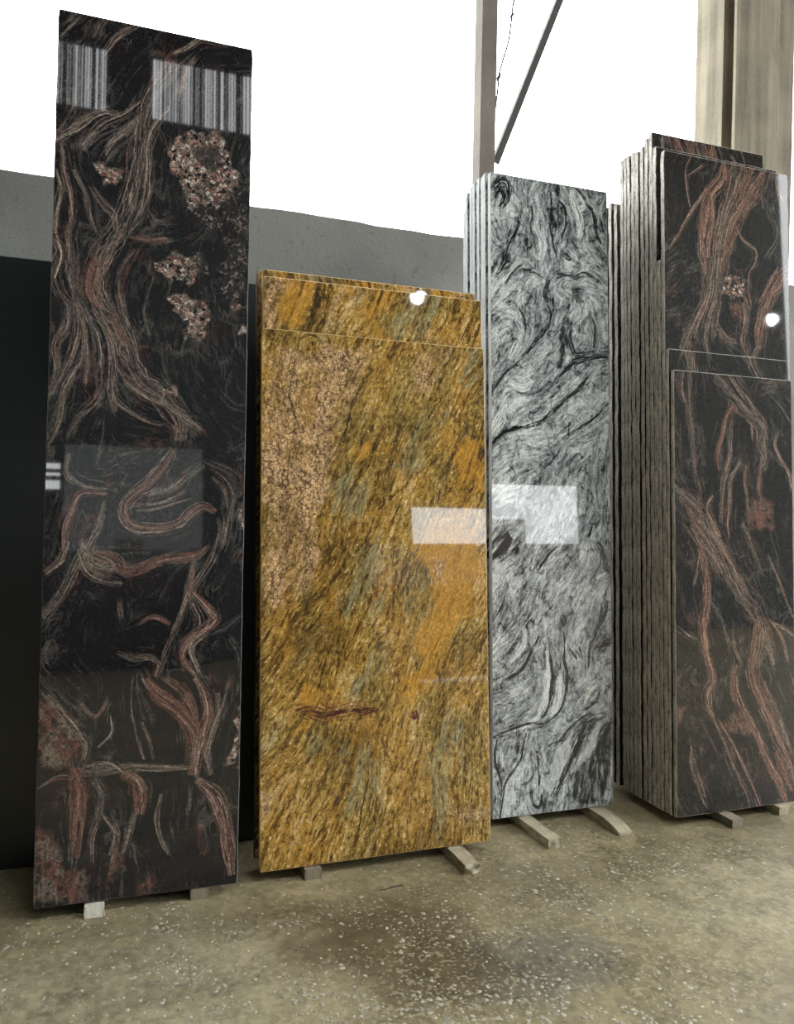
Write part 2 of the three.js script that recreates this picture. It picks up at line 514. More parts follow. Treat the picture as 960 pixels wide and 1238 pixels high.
  band(t, colors, { count = 0.7, alpha = 0.5, thick = [0.4, 1.1], spread = 1.0, wander = 0.35, taper = 60 } = {}) {   // a vein as a bundle of fine threads
    const { rng } = this, n = Math.max(2, Math.round(t.w * count)), L = t.path.length;
    for (let f = 0; f < n; f++) {
      const o0 = (rng() + rng() - 1) * spread, sd = Math.floor(rng() * 1e6), col = colors[Math.floor(rng() * colors.length)];
      const th = mix(thick[0], thick[1], rng() * rng()), al = alpha * mix(0.35, 1, rng()), s0 = rng() < 0.4 ? rng() * L * 0.5 : 0, s1 = rng() < 0.4 ? L * (0.5 + 0.5 * rng()) : L;
      const fr = 1 / (18 + 60 * rng());
      for (let i = Math.floor(s0); i < s1; i++) {
        const q = t.path[i], e = Math.min(1, (i - s0 + 3) / taper, (s1 - i + 3) / taper);
        const o = t.w * (o0 * (0.45 + 0.55 * e) * (0.75 + 0.5 * vnoise(i / 70, 0.5, 77)) + wander * (vnoise(i * fr, f, sd) - 0.5));
        const a = al * smooth(0.25, 0.6, vnoise(i / 26, f * 3.1, sd + 9)) * (0.55 + 0.45 * e);
        if (a > 0.02) this.dot(q[0] - q[3] * o, q[1] + q[2] * o, th * (0.6 + 0.8 * vnoise(i / 5, f, sd + 3)), col, a);
      }
    }
  }
  patch(t, feather, rough, f) {                                       // f(x, y, i, strength) gives [r, g, b, alpha] inside an outline with ragged edges
    const { W, H, buf, seed } = this, P = t.pts; let x0 = 1e9, x1 = -1e9, y0 = 1e9, y1 = -1e9;
    for (const [x, y] of P) { x0 = Math.min(x0, x); x1 = Math.max(x1, x); y0 = Math.min(y0, y); y1 = Math.max(y1, y); }
    const M = feather + rough;
    for (let y = Math.max(0, Math.floor(y0 - M)); y < Math.min(H, y1 + M); y++) for (let x = Math.max(0, Math.floor(x0 - M)); x < Math.min(W, x1 + M); x++) {
      const qx = x + rough * 2 * (fbm(x / (rough * 1.6 + 2), y / (rough * 1.6 + 2), seed + 31, 3) - 0.5), qy = y + rough * 2 * (fbm(x / (rough * 1.6 + 2), y / (rough * 1.6 + 2), seed + 53, 3) - 0.5);
      let inside = false, dd = 1e12;
      for (let i = 0, j = P.length - 1; i < P.length; j = i++) {
        const [ax, ay] = P[i], [bx, by] = P[j], ex = bx - ax, ey = by - ay;
        if ((ay > qy) !== (by > qy) && qx < (ex * (qy - ay)) / ey + ax) inside = !inside;
        const h = Math.min(1, Math.max(0, ((qx - ax) * ex + (qy - ay) * ey) / (ex * ex + ey * ey))), dx = qx - ax - ex * h, dy = qy - ay - ey * h;
        dd = Math.min(dd, dx * dx + dy * dy);
      }
      const d = Math.sqrt(dd) * (inside ? 1 : -1), m = smooth(-feather, feather, d); if (m <= 0) continue;
      const i = y * W + x, c = f(x, y, i, m), a = c[3] * m;
      for (let k = 0; k < 3; k++) buf[i * 3 + k] += (c[k] - buf[i * 3 + k]) * a;
    }
  }
  cells(x, y, size, s) {                                              // crystals: [distance to the nearest, to the second, id]
    const gx = Math.floor(x / size), gy = Math.floor(y / size); let a = 1e9, b = 1e9, id = 0;
    for (let j = -1; j <= 1; j++) for (let i = -1; i <= 1; i++) {
      const cx = (gx + i + hash2(gx + i, gy + j, s)) * size, cy = (gy + j + hash2(gx + i, gy + j, s + 1)) * size, d = Math.hypot(x - cx, y - cy);
      if (d < a) { b = a; a = d; id = hash2(gx + i, gy + j, s + 2); } else if (d < b) b = d;
    }
    return [a / size, b / size, id];
  }
  tex() { return texture(this.buf, this.W, this.H); }
}
const of = (st, k) => st.items.filter((t) => t.k === k);

// black gneiss with brown and red veins
function darkStone(W, H, trace, seed, o) {
  const st = new Stone(W, H, trace, seed); st.makeField(Math.PI / 2, 0.4, 90); st.near('brgl', 0.42);
  const n1 = st.streaks(2, 14, seed + 1), n2 = st.streaks(4, 44, seed + 2), n3 = st.streaks(8, 80, seed + 3);
  const h = (x, y, k) => hash2(x, y, seed + k), add = (c, k) => [c[0] * k, c[1] * k, c[2] * k];
  const wcell = (x, y, size, k, amt = 0.9) => st.cells(x + size * amt * 2 * (fbm(x / size, y / size, seed + k, 2) - 0.5), y + size * amt * 2 * (fbm(x / size, y / size, seed + k + 5, 2) - 0.5), size, seed + k + 9);
  const n4of = (x, y) => fbm(x / 50, y / 90, seed + 28, 3);
  st.fill((x, y, i) => {
    const f = st.inflAt(x, y), cl = smooth(0.42, 0.72, fbm(x / 60, y / 100, seed + 8, 4));
    const s = Math.max(0, 0.55 * n2[i] + 0.4 * n1[i] + 0.45 * n3[i] - 0.6 + 0.6 * f) * (0.2 + 0.6 * cl + 1.0 * f * f), g = 0.6 + 0.8 * h(x, y, 4), b = o.base;
    const wx = x + 60 * (fbm(x / 90, y / 110, seed + 91, 3) - 0.5) * 2 + 8 * n3[i], wy = y + 60 * (fbm(x / 90, y / 110, seed + 92, 3) - 0.5) * 2;
    const r1 = Math.abs(vnoise(wx / 15, wy / 80, seed + 93) - 0.5) * 2, r2 = Math.abs(vnoise(wx / 8 + 9, wy / 60, seed + 94) - 0.5) * 2, cm = smooth(0.4, 0.66, fbm(x / 75 + 5, y / 95, seed + 95, 3));
    const line = (smooth(0.2, 0, r1) + 0.6 * smooth(0.22, 0, r2)) * (0.06 + cm) * 0.8;
    const w = n4of(x, y) > 0.62 ? o.red : o.grey, q = o.faint * (s + line) * g * (0.5 + 1.0 * h(x, y, 6));
    return [b[0] * g + w[0] * q, b[1] * g + w[1] * q, b[2] * g + w[2] * q];
  });
  for (const t of of(st, 'S')) st.patch(t, 40, 30, (x, y, i) => { const [a, b, id] = wcell(x, y, 8, 70), c = fbm(x / 30, y / 30, seed + 71, 3); return [...add(o.pale, 0.3 + 0.6 * h(x, y, 12)), (id > 0.66 ? smooth(0.5, 0.2, a) : 0.12 * h(x, y, 13)) * 0.75 * smooth(0.35, 0.62, c)]; });
  for (const t of of(st, 'P')) st.patch(t, 12, 16, (x, y, i) => {
    const r = 1 - Math.abs(fbm(x / 11, y / 14, seed + 80, 3) - 0.5) * 5, c = fbm(x / 26, y / 26, seed + 82, 2) > 0.5 ? o.red : o.brown;
    return [...add(c, 0.35 + 0.75 * h(x, y, 15)), Math.min(0.9, Math.max(0.08, 0.35 + 0.5 * r + 0.16 * n2[i]))]; });
  const dim = add(o.brown, 0.42), dimRed = add(o.red, 0.5);
  for (const t of of(st, 'b')) { st.band(t, [dim, dim, add(o.grey, 0.4)], { alpha: 0.34, count: 0.6, thick: [1.2, 3.2], spread: 1.15 }); st.band(t, [o.brown, o.brown, o.grey, o.pale], { alpha: o.alpha, count: 0.9, spread: 1.1 }); st.band(t, [o.base], { alpha: 0.85, count: 0.4, thick: [0.6, 1.4], spread: 1.0 }); st.band(t, [o.pale, o.brown, o.redPale], { alpha: o.alpha * 1.2, count: 0.3, thick: [0.5, 1.0], spread: 1.1 }); }
  for (const t of of(st, 'r')) { st.band(t, [dimRed, dimRed, dim], { alpha: 0.5, count: 0.9, thick: [1.4, 3.4], spread: 1.0 }); st.band(t, [o.red, o.red, o.brown, o.redPale], { alpha: o.alpha, count: 1.1, thick: [0.5, 1.5] }); st.band(t, [o.base], { alpha: 0.7, count: 0.35, thick: [0.5, 1.1] }); }
  for (const t of of(st, 'g')) st.band(t, [o.grey, o.greyDim, o.greyDim], { alpha: o.alpha * 0.7, count: 1.1, spread: 1.6 });
  for (const t of of(st, 'l')) { st.band(t, [dim, dimRed], { alpha: 0.45, count: 0.9, thick: [1.2, 2.6], spread: 1.3 }); st.band(t, [o.redPale, o.pale, o.brown], { alpha: o.alpha * 1.1, count: 1.0 }); }
  for (const t of of(st, 'w')) st.band(t, [o.white], { alpha: 0.9, count: 2, thick: [0.7, 1.2], spread: 0.2, wander: 0.2, taper: 6 });
  const cols = [o.white, o.redPale, o.redPale, o.red, o.brown, o.brown, o.grey, dim, o.base];
  for (const t of of(st, 'C')) st.patch(t, 5, 22, (x, y) => {
    const [a, b, id] = wcell(x, y, 6.5, 60, 1.0), c = cols[Math.floor(id * cols.length)], k = smooth(0.2, 0.6, fbm(x / 22, y / 22, seed + 66, 3) + 0.12);
    return [...add(c, 0.55 + 0.6 * h(x, y, 17)), (0.25 + 0.75 * smooth(0.0, 0.3, b - a)) * k]; });
  for (const t of of(st, 'H')) st.patch(t, 10, 18, (x, y) => [...add(o.greyDim, 0.5 + 0.5 * h(x, y, 18)), 0.75]);
  for (let i = 0; i < W * H; i++) { const gx = i % W, gy = (i / W) | 0, g = (0.55 + 0.9 * vnoise(gx / 2.6, gy / 2.6, seed + 18)) * (0.85 + 0.3 * hash2(gx, gy, seed + 19)); st.buf[i * 3] *= g; st.buf[i * 3 + 1] *= g; st.buf[i * 3 + 2] *= g; }
  return st.tex();
}
// white and black swirled granite
function greyStone(W, H, trace, seed) {
  const st = new Stone(W, H, trace, seed); st.makeField(112 * D2R, 0.55, 70, 1.5, 40); st.near('k', 1.6);
  const n1 = st.streaks(4, 8, seed + 1), n2 = st.streaks(7, 26, seed + 2), n3 = st.streaks(10, 56, seed + 3), n4 = st.streaks(20, 70, seed + 4);
  const lo = RGB(26, 29, 32), mid = RGB(136, 140, 141), hi = RGB(212, 216, 213);
  st.fill((x, y, i) => {
    const calm = fbm(x / 80, y / 120, seed + 9, 4), f = st.inflAt(x, y), w1 = 1 - Math.abs(fbm(x / 20, y / 28, seed + 14, 3) - 0.5) * 11, w2 = 1 - Math.abs(fbm(x / 9, y / 12, seed + 15, 2) - 0.5) * 6;
    const ux = x + 46 * (fbm(x / 62, y / 80, seed + 51, 3) - 0.5) * 2, uy = y + 46 * (fbm(x / 62, y / 80, seed + 52, 3) - 0.5) * 2;
    const wx = ux + 14 * (fbm(ux / 17, uy / 20, seed + 53, 2) - 0.5) * 2, wy = uy + 14 * (fbm(ux / 17, uy / 20, seed + 54, 2) - 0.5) * 2, ac = wx * 0.9 + wy * 0.42, al = wy * 0.9 - wx * 0.42;
    const r1 = Math.abs(vnoise(ac / 21, al / 80, seed + 55) - 0.5) * 2, r2 = Math.abs(vnoise(ac / 10, al / 40, seed + 56) - 0.5) * 2, body = vnoise(ac / 34, al / 90, seed + 57) - 0.5;
    const marble = -0.36 * smooth(0.17, 0.0, r1) - 0.2 * smooth(0.24, 0.0, r2) + 0.36 * body;
    const lines = smooth(0.7, 2.0, -n3[i] - 0.5 * n2[i]), pale = smooth(0.5, 1.8, n3[i] + 0.5 * n4[i]);
    const v = 0.7 + marble + 0.1 * n1[i] + 0.06 * n2[i] + 0.04 * n4[i] + (calm - 0.5) * 0.4 - 0.2 * lines + 0.08 * pale - 0.08 * f - 0.1 * Math.max(0, w1) - 0.07 * Math.max(0, w2) + (hash2(x >> 1, y >> 1, 8) - 0.5) * 0.2;
    const t = Math.min(1, Math.max(0, v)), a = t < 0.5 ? lo : mid, b = t < 0.5 ? mid : hi, k = t < 0.5 ? t * 2 : t * 2 - 1;
    return [mix(a[0], b[0], k), mix(a[1], b[1], k), mix(a[2], b[2], k)];
  });
  const dark = RGB(22, 24, 27), ink = RGB(12, 13, 15), blue = RGB(58, 66, 78), pale = RGB(202, 206, 203), white = RGB(222, 225, 222);
  for (const t of of(st, 'd')) { st.band(t, [dark, blue], { alpha: 0.7, count: 0.5, spread: 4.5, wander: 2.0, thick: [0.6, 1.6] }); st.band(t, [pale], { alpha: 0.55, count: 0.6, spread: 4.5, wander: 2.0, thick: [1.0, 2.8] }); }
  for (const t of of(st, 'k')) st.band(t, [dark, blue, pale], { alpha: 0.6, count: 0.5, spread: 5, wander: 2.2, thick: [0.6, 1.6] });
  for (const t of of(st, 'l')) st.band(t, [pale, white], { alpha: 0.65, count: 1.3, thick: [1.0, 2.6] });
  for (const t of of(st, 'L')) st.patch(t, 4, 9, (x, y, i) => [...pale, 0.55 + 0.25 * hash2(x, y, 5) + 0.1 * n1[i]]);
  for (const t of of(st, 'K')) { const q = t.w / H; st.patch(t, q < 0.002 ? 5 : 3, q < 0.002 ? 7 : 5, (x, y, i) => [...(q < 0.002 ? dark : ink), q < 0.002 ? Math.min(0.97, Math.max(0.4, 0.84 - 0.16 * n2[i] - 0.1 * n1[i])) : q < 0.0035 ? 1 : Math.min(1, Math.max(0, 0.72 - 0.55 * n3[i]))]); }
  for (const t of of(st, 'k')) st.band(t, [dark, ink], { alpha: 1, count: 1.5, thick: [1.0, 2.6], spread: 0.8, wander: 1.3, taper: 26 });
  for (let i = 0; i < W * H; i++) { const gx = i % W, gy = (i / W) | 0, g = (0.74 + 0.52 * vnoise(gx / 2.6, gy / 2.6, seed + 18)) * (0.92 + 0.16 * hash2(gx, gy, seed + 19)); st.buf[i * 3] *= g; st.buf[i * 3 + 1] *= g; st.buf[i * 3 + 2] *= g; }
  return st.tex();
}
// gold, brown and olive fibrous granite
function goldStone(W, H, trace, seed) {
  const st = new Stone(W, H, trace, seed); st.makeField(-66 * D2R, 0.34, 60, 1.2, 400);
  const n1 = st.streaks(4, 6, seed + 1), n2 = st.streaks(6, 20, seed + 2), n3 = st.streaks(7, 60, seed + 3), n4 = st.streaks(13, 130, seed + 4);
  const ramp = [RGB(50, 38, 18), RGB(100, 75, 31), RGB(153, 119, 52), RGB(190, 154, 84), RGB(224, 198, 148)];
  const pick = (t) => { t = Math.min(3.999, Math.max(0, t * 4)); const k = Math.floor(t), f = t - k, a = ramp[k], b = ramp[k + 1]; return [mix(a[0], b[0], f), mix(a[1], b[1], f), mix(a[2], b[2], f)]; };
  const olive = RGB(112, 100, 48), orange = RGB(180, 131, 48), teal = RGB(118, 116, 88), pink = RGB(204, 166, 122), crack = RGB(62, 42, 24), maroon = RGB(66, 22, 22);
  st.fill((x, y, i) => {
    const big = fbm(x / 130, y / 170, seed + 11, 3), hue = fbm(x / 70 + 7, y / 130, seed + 12, 4);
    const kx = x + 6 * n1[i], rid = Math.abs(fbm(x / 11 + y / 30, y / 14, seed + 41, 3) - 0.5) * 8, rid2 = Math.abs(fbm(kx / 24 + y / 60, y / 36, seed + 45, 3) - 0.5) * 10, crinkle = 0.6 * smooth(0.8, 0.05, rid) + 0.55 * smooth(0.7, 0.05, rid2), paleSpeck = smooth(0.66, 0.8, vnoise(x / 5, y / 6.5, seed + 43) * (0.75 + 0.12 * n1[i]));  // dark crinkles and pale specks scattered at random
    const fleck = Math.min(0.85, smooth(0.9, 2.0, -n2[i] * 0.7 - n1[i] * 0.8) * 0.5 + crinkle * 0.62);
    const c = pick(0.56 + 0.1 * n1[i] + 0.06 * n2[i] + 0.085 * n3[i] + 0.085 * n4[i] + 0.34 * paleSpeck + (big - 0.5) * 0.4 + (hash2(x >> 1, y >> 1, 8) - 0.5) * 0.16);
    const g = smooth(0.48, 0.72, hue + 0.05 * n4[i] + 0.03 * n3[i]) * 0.5, o = smooth(0.5, 0.25, hue - 0.04 * n4[i]) * 0.5;
    return [0, 1, 2].map((k) => mix(mix(mix(c[k], olive[k] * (0.85 + 0.2 * n1[i]), g), orange[k] * (0.88 + 0.16 * n2[i]), o), crack[k], fleck));
  });
  const mod = (c, i, a, b) => { const k = Math.max(0.25, 1 + a * n1[i] + b * n2[i]); return [c[0] * k, c[1] * k, c[2] * k]; };
  const bleed = (m, i, e) => smooth(0.25, 0.95, m + e * (0.2 * n4[i] + 0.16 * n3[i] + 0.06 * n2[i])) / Math.max(m, 0.05);
  for (const t of of(st, 'D')) st.patch(t, 60, 60, (x, y, i, m) => [...mod(RGB(80, 62, 28), i, 0.25, 0.25), 0.62 * bleed(m, i, 1)]);
  for (const t of of(st, 'T')) st.patch(t, 50, 60, (x, y, i, m) => [...mod(teal, i, 0.18, 0.22), 0.6 * bleed(m, i, 1)]);
  for (const t of of(st, 'O')) st.patch(t, 40, 50, (x, y, i, m) => [...mod(orange, i, 0.09, 0.06), 0.8 * bleed(m, i, 0.8)]);
  for (const t of of(st, 'N')) st.patch(t, 44, 40, (x, y, i, m) => {
    const r1 = Math.abs(fbm(x / 22, y / 26, seed + 21, 3) - 0.5) * 9, r2 = Math.abs(fbm(x / 7, y / 8, seed + 27, 2) - 0.5) * 5, e = (0.15 + 0.85 * smooth(0.0, 0.6, r1)) * (0.3 + 0.7 * smooth(0.05, 0.8, r2));
    const tone = fbm(x / 34, y / 40, seed + 24, 3), v = 0.62 + 0.75 * tone + 0.12 * n1[i] + 0.25 * (hash2(x, y, 33) - 0.5);
    return [mix(crack[0], pink[0] * v, e), mix(crack[1], pink[1] * v, e), mix(crack[2], pink[2] * v, e), bleed(m, i, 0.6) * (0.42 + 0.5 * smooth(0.36, 0.6, fbm(x / 46, y / 60, seed + 25, 4)))];
  });
  for (const t of of(st, 't')) st.band(t, [RGB(186, 156, 96), RGB(164, 134, 70)], { alpha: 0.45, count: 0.9 });
  for (const t of of(st, 'd')) st.band(t, [crack, RGB(194, 158, 96), olive], { alpha: 0.3, count: 1, spread: 6, wander: 3 });
  for (const t of of(st, 'v')) { st.band(t, [teal, olive], { alpha: 0.4, count: 2.2, spread: 4, wander: 1.5 }); st.band(t, [RGB(46, 37, 24)], { alpha: 0.75, count: 1.3, thick: [0.7, 2.2], spread: 1.0, wander: 1.6, taper: 30 }); }
  for (const t of of(st, 'x')) { st.band(t, [RGB(150, 92, 60), maroon], { alpha: 0.6, count: 5, spread: 4.5, wander: 4, thick: [0.8, 2.6] }); st.band(t, [maroon], { alpha: 0.95, count: 1.4, thick: [1.0, 3.4], spread: 1.1, wander: 2.6, taper: 20 }); }
  for (let i = 0; i < W * H; i++) { const gx = i % W, gy = (i / W) | 0, g = (0.66 + 0.68 * vnoise(gx / 3, gy / 3, seed + 18)) * (0.9 + 0.2 * hash2(gx, gy, 91)); st.buf[i * 3] *= g; st.buf[i * 3 + 1] *= g; st.buf[i * 3 + 2] *= g; }
  return st.tex();
}
// sawn or broken stone edges, concrete, timber: tiles that repeat
function tile(N, f) { const b = new Float32Array(N * N * 3); for (let y = 0; y < N; y++) for (let x = 0; x < N; x++) { const c = f(x / N, y / N, x, y); const i = (y * N + x) * 3; b[i] = c[0]; b[i + 1] = c[1]; b[i + 2] = c[2]; } return b; }

// ---------------------------------------------------------------- materials
const edgeNoise = (N, base, vary, streak) => tile(N, (u, v, x, y) => {
  const n = fbm(u * 32, v * 32, 301, 3, 32), c = fbm(u * 6, v * 6, 305, 3, 6), g = hash2(x, y, 7), s = vnoise(u * 48, v * 4, 311, 0);
  const k = Math.max(0.25, 1 + vary * ((n - 0.5) * 1.1 + (c - 0.5) * 0.8 + (g - 0.5) * 0.3 + streak * (s - 0.5)));
  return [base[0] * k, base[1] * k, base[2] * k];
});
const roughBump = texture(tile(256, (u, v, x, y) => { const n = fbm(u * 40, v * 40, 333, 3, 40) * 0.7 + fbm(u * 12, v * 12, 334, 2, 12) * 0.3; return [n, n, n]; }), 256, 256, false, true);
function scaled(t, m) { const c = t.clone(); c.repeat.set(1 / m, 1 / m); c.needsUpdate = true; return c; }
function edgeMat(base, vary = 0.6, bump = 0.003) {
  return new THREE.MeshStandardMaterial({ map: scaled(texture(edgeNoise(256, base, vary, 0.8), 256, 256, true, true), 0.3), roughness: 0.85, bumpMap: scaled(roughBump, 0.2), bumpScale: bump });
}
const polished = (map, extra = {}) => new THREE.MeshPhysicalMaterial({ map, roughness: 0.025, ior: 1.56, ...extra });
const plainTile = (base, vary) => scaled(texture(edgeNoise(256, base, vary, 0), 256, 256, true, true), 0.35);

const oA = { base: [0.0115, 0.011, 0.0125], faint: 0.3, brown: RGB(138, 121, 108), grey: RGB(120, 112, 104), greyDim: RGB(66, 62, 58), pale: RGB(190, 175, 162), red: RGB(124, 86, 76), redPale: RGB(184, 150, 138), white: RGB(214, 204, 194), alpha: 0.68 };
const oR = { ...oA, base: [0.02, 0.0182, 0.017], faint: 0.3, brown: RGB(132, 106, 92), red: RGB(136, 100, 87), redPale: RGB(198, 162, 142), pale: RGB(186, 166, 148), alpha: 0.6 };
const faceA = polished(darkStone(448, 2040, TRACE.A, 11, oA));
const faceR1 = polished(darkStone(480, 1384, TRACE.R1, 23, oR));
const faceR2 = polished(darkStone(480, 2044, TRACE.R2, 37, oR));
const faceY = polished(greyStone(448, 2048, TRACE.Y, 41));
const faceG = polished(goldStone(704, 1512, TRACE.G, 53));
const faceG2 = polished(goldStone(640, 1536, TRACE.G2, 67));
const edgeDark = edgeMat(RGB(180, 174, 164), 0.9, 0.004), edgeA = edgeMat(RGB(84, 80, 76), 0.9), edgeGrey = edgeMat(RGB(190, 192, 189), 0.35, 0.001), edgeGold = edgeMat(RGB(196, 164, 116), 0.6, 0.002), edgeBlack = edgeMat(RGB(18, 19, 20), 0.5);
const blackFace = polished(plainTile(RGB(13, 19, 20), 0.35), { roughness: 0.3 });
const concrete = (base, seed, size = 2.4) => {
  const t = texture(tile(512, (u, v, x, y) => {
    const c = fbm(u * 5, v * 5, seed, 5, 5), d = fbm(u * 3, v * 24, seed + 9, 3, 0), g = hash2(x, y, seed), pit = vnoise(u * 90, v * 90, seed + 4, 90) > 0.9 ? 0.8 : 1;
    const k = (1 + 0.7 * (c - 0.5) + 0.12 * (g - 0.5)) * pit; return [base[0] * k, base[1] * k, base[2] * k];
  }), 512, 512, true, true);
  return new THREE.MeshStandardMaterial({ map: scaled(t, size), roughness: 0.9, bumpMap: scaled(roughBump, 0.5), bumpScale: 0.002 });
};
const wallMat = concrete(RGB(128, 128, 122), 401), postMat = concrete(RGB(112, 106, 98), 409, 0.8);
const columnMat = (() => {                                            // board marks run up the column
  const base = RGB(126, 119, 103);
  const t = texture(tile(512, (u, v, x, y) => {
    const s = vnoise(u * 26, v * 6, 431) * 0.6 + vnoise(u * 70, v * 18, 433) * 0.4, c = fbm(u * 6, v * 36, 435, 4, 0), g = hash2(x, y, 437);
    const k = 1 + 0.9 * (s - 0.5) + 0.6 * (c - 0.5) + 0.2 * (g - 0.5); return [base[0] * k, base[1] * k, base[2] * k];
  }), 512, 512, true, true);
  return new THREE.MeshStandardMaterial({ map: (() => { const q = scaled(t, 1); q.repeat.set(1 / 1.4, 1 / 7.7); return q; })(), roughness: 0.9, bumpMap: scaled(roughBump, 0.5), bumpScale: 0.002 });
})();
const steel = new THREE.MeshStandardMaterial({ color: 0x37312d, roughness: 0.6, metalness: 0.3 });
const sheet = new THREE.MeshStandardMaterial({ color: 0x3a4240, roughness: 0.7 });
const roofMat = new THREE.MeshStandardMaterial({ color: 0x6c6c68, roughness: 0.8 });

// ---------------------------------------------------------------- the hall
// floor: worn concrete with pale aggregate; one tile is 4.6 m, with brown, bluish and pale patches in front of the slabs
const FT = 4.6, FX = -1.2, FZ = 0.2;
const floorMat = (() => {
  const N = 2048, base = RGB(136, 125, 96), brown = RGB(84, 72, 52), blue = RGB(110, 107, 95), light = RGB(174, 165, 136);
  const floorPatches = [[0.85, -2.36, 0.42, 0.28, brown, 0.75], [0.55, -2.55, 0.5, 0.2, brown, 0.45], [1.27, -2.16, 0.26, 0.2, blue, 0.7], [0.05, -2.38, 0.6, 0.32, light, 0.6], [0.5, -2.15, 0.5, 0.2, light, 0.35], [2.2, -2.3, 0.7, 0.3, light, 0.35], [1.5, -2.6, 0.6, 0.2, brown, 0.3], [0.95, -2.15, 0.3, 0.15, brown, 0.6]];
  const col = new Float32Array(N * N * 3), rough = new Float32Array(N * N * 3);
  for (let y = 0; y < N; y++) for (let x = 0; x < N; x++) {
    const u = x / N, v = y / N, X = FX + u * FT, Z = FZ - FT + v * FT;
    const c = fbm(u * 8, v * 8, 501, 5, 8), f = fbm(u * 240, v * 240, 503, 3, 240), g = hash2(x, y, 505), scr = fbm(u * 14, v * 90, 507, 3, 0);
    let r = base.slice();
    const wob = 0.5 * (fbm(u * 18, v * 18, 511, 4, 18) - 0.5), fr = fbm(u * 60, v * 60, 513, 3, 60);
    let darkMask = 0;
    for (const [sx, sz, rx, rz, sc, k] of floorPatches) {
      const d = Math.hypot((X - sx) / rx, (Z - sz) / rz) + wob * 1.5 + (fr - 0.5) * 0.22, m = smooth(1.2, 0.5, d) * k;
      for (let q = 0; q < 3; q++) r[q] = mix(r[q], sc[q], m); if (sc !== light) darkMask = Math.max(darkMask, m);
    }
    const md = fbm(u * 40, v * 40, 509, 4, 40), k = 1 + 0.7 * (c - 0.5) + 0.8 * (f - 0.5) + 0.7 * (md - 0.5) + 0.3 * (g - 0.5) + 0.2 * (scr - 0.5);
    const sp = smooth(0.7, 0.78, vnoise(u * 520, v * 520, 517, 520)) * smooth(0.4, 0.6, fbm(u * 12, v * 12, 519, 3, 12)), i = (y * N + x) * 3;
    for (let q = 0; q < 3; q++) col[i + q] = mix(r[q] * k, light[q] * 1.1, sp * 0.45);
    const ro = 0.46 + 0.2 * (f - 0.5) + 0.3 * (c - 0.5) - 0.08 * darkMask; rough[i] = rough[i + 1] = rough[i + 2] = ro;
  }
  const bump = scaled(roughBump, 0.25);
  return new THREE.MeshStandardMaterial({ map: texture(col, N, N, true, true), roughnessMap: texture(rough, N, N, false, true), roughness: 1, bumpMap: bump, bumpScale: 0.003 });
})();
{
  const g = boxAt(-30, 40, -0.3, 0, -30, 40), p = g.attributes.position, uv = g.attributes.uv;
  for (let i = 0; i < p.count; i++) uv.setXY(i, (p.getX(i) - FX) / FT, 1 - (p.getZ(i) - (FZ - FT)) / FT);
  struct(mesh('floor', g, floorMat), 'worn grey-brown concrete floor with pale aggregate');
}
{ // low concrete wall with an uneven top
  const r = rngOf(77), s = new THREE.Shape(); s.moveTo(-7, 0); s.lineTo(13.15, 0);
  for (let x = 13.15; x >= -7; x -= 0.11) s.lineTo(x, 2.952 + (x < 1.28 ? 0.006 : -0.002) + (r() - 0.5) * 0.008 + 0.012 * (fbm(x * 1.7, 0, 5, 3) - 0.5));
  const g = new THREE.ExtrudeGeometry(s, { depth: 0.2, bevelEnabled: true, bevelSize: 0.006, bevelThickness: 0.006, bevelSegments: 1 }); g.translate(0, 0, -4.5);
  struct(mesh('wall_back', g, wallMat), 'low grey concrete wall behind the slabs');
}
struct(mesh('wall_left', boxAt(-7.2, -7, 0, 9.7, -4.5, 6.7), sheet));
struct(mesh('wall_front', mergeGeometries([
  boxAt(-7, -1.25, 0, 8.3, 6.5, 6.7), boxAt(-1.25, -0.85, 0, 2.52, 6.5, 6.7), boxAt(-1.25, -0.85, 2.92, 8.3, 6.5, 6.7), boxAt(-0.85, 4.95, 0, 8.3, 6.5, 6.7),
  boxAt(4.95, 8.2, 2.9, 8.3, 6.5, 6.7), boxAt(8.2, 13.15, 0, 8.3, 6.5, 6.7), boxAt(-7, 13.15, 9.4, 9.7, 6.5, 6.7), boxAt(-7, -2.2, 8.3, 9.4, 6.5, 6.7), boxAt(3.6, 13.15, 8.3, 9.4, 6.5, 6.7)]), sheet), 'dark sheet wall across the aisle with a gate opening');
for (const [a, b] of [[2.77, 2.82], [2.66, 2.72]]) struct(mesh('trim', boxAt(-1.25, -0.85, a, b, 6.56, 6.62), steel));
{
  const r = rngOf(5), win = new THREE.Group(); win.name = 'window_1'; scene.add(win); struct(win, 'slatted strip high in the wall across the aisle');
  for (let x = -2.2; x < 3.6;) { const w = 0.014 + 0.08 * r() * r(); if (!(x > -0.3 && x < 0.3)) mesh('slat', boxAt(x, x + w, 8.3, 9.4, 6.56, 6.6), steel, win); else { mesh('mullion', boxAt(-0.3, 0.35, 8.3, 9.4, 6.52, 6.68), sheet, win); x = 0.35; } x += w + 0.008 + 0.045 * r() * r(); }
}
{ // roof: a slope over the slabs, an unseen open strip added over the aisle to light slabs and floor, a flat part beyond
  const g = new THREE.BoxGeometry(20.7, 0.15, 6.6); g.rotateX(-Math.atan2(2.9, 5.9)); g.translate(3.2, 8.15, -2.05);
  struct(mesh('ceiling', g, roofMat));
  struct(mesh('ceiling', boxAt(-7.2, 13.35, 9.7, 9.85, 3.7, 7.0), roofMat));
  struct(mesh('ceiling', boxAt(-7.2, 0.6, 9.7, 9.85, 0.8, 3.7), roofMat));  // unseen panel added to close the strip at left and darken stack edges
}
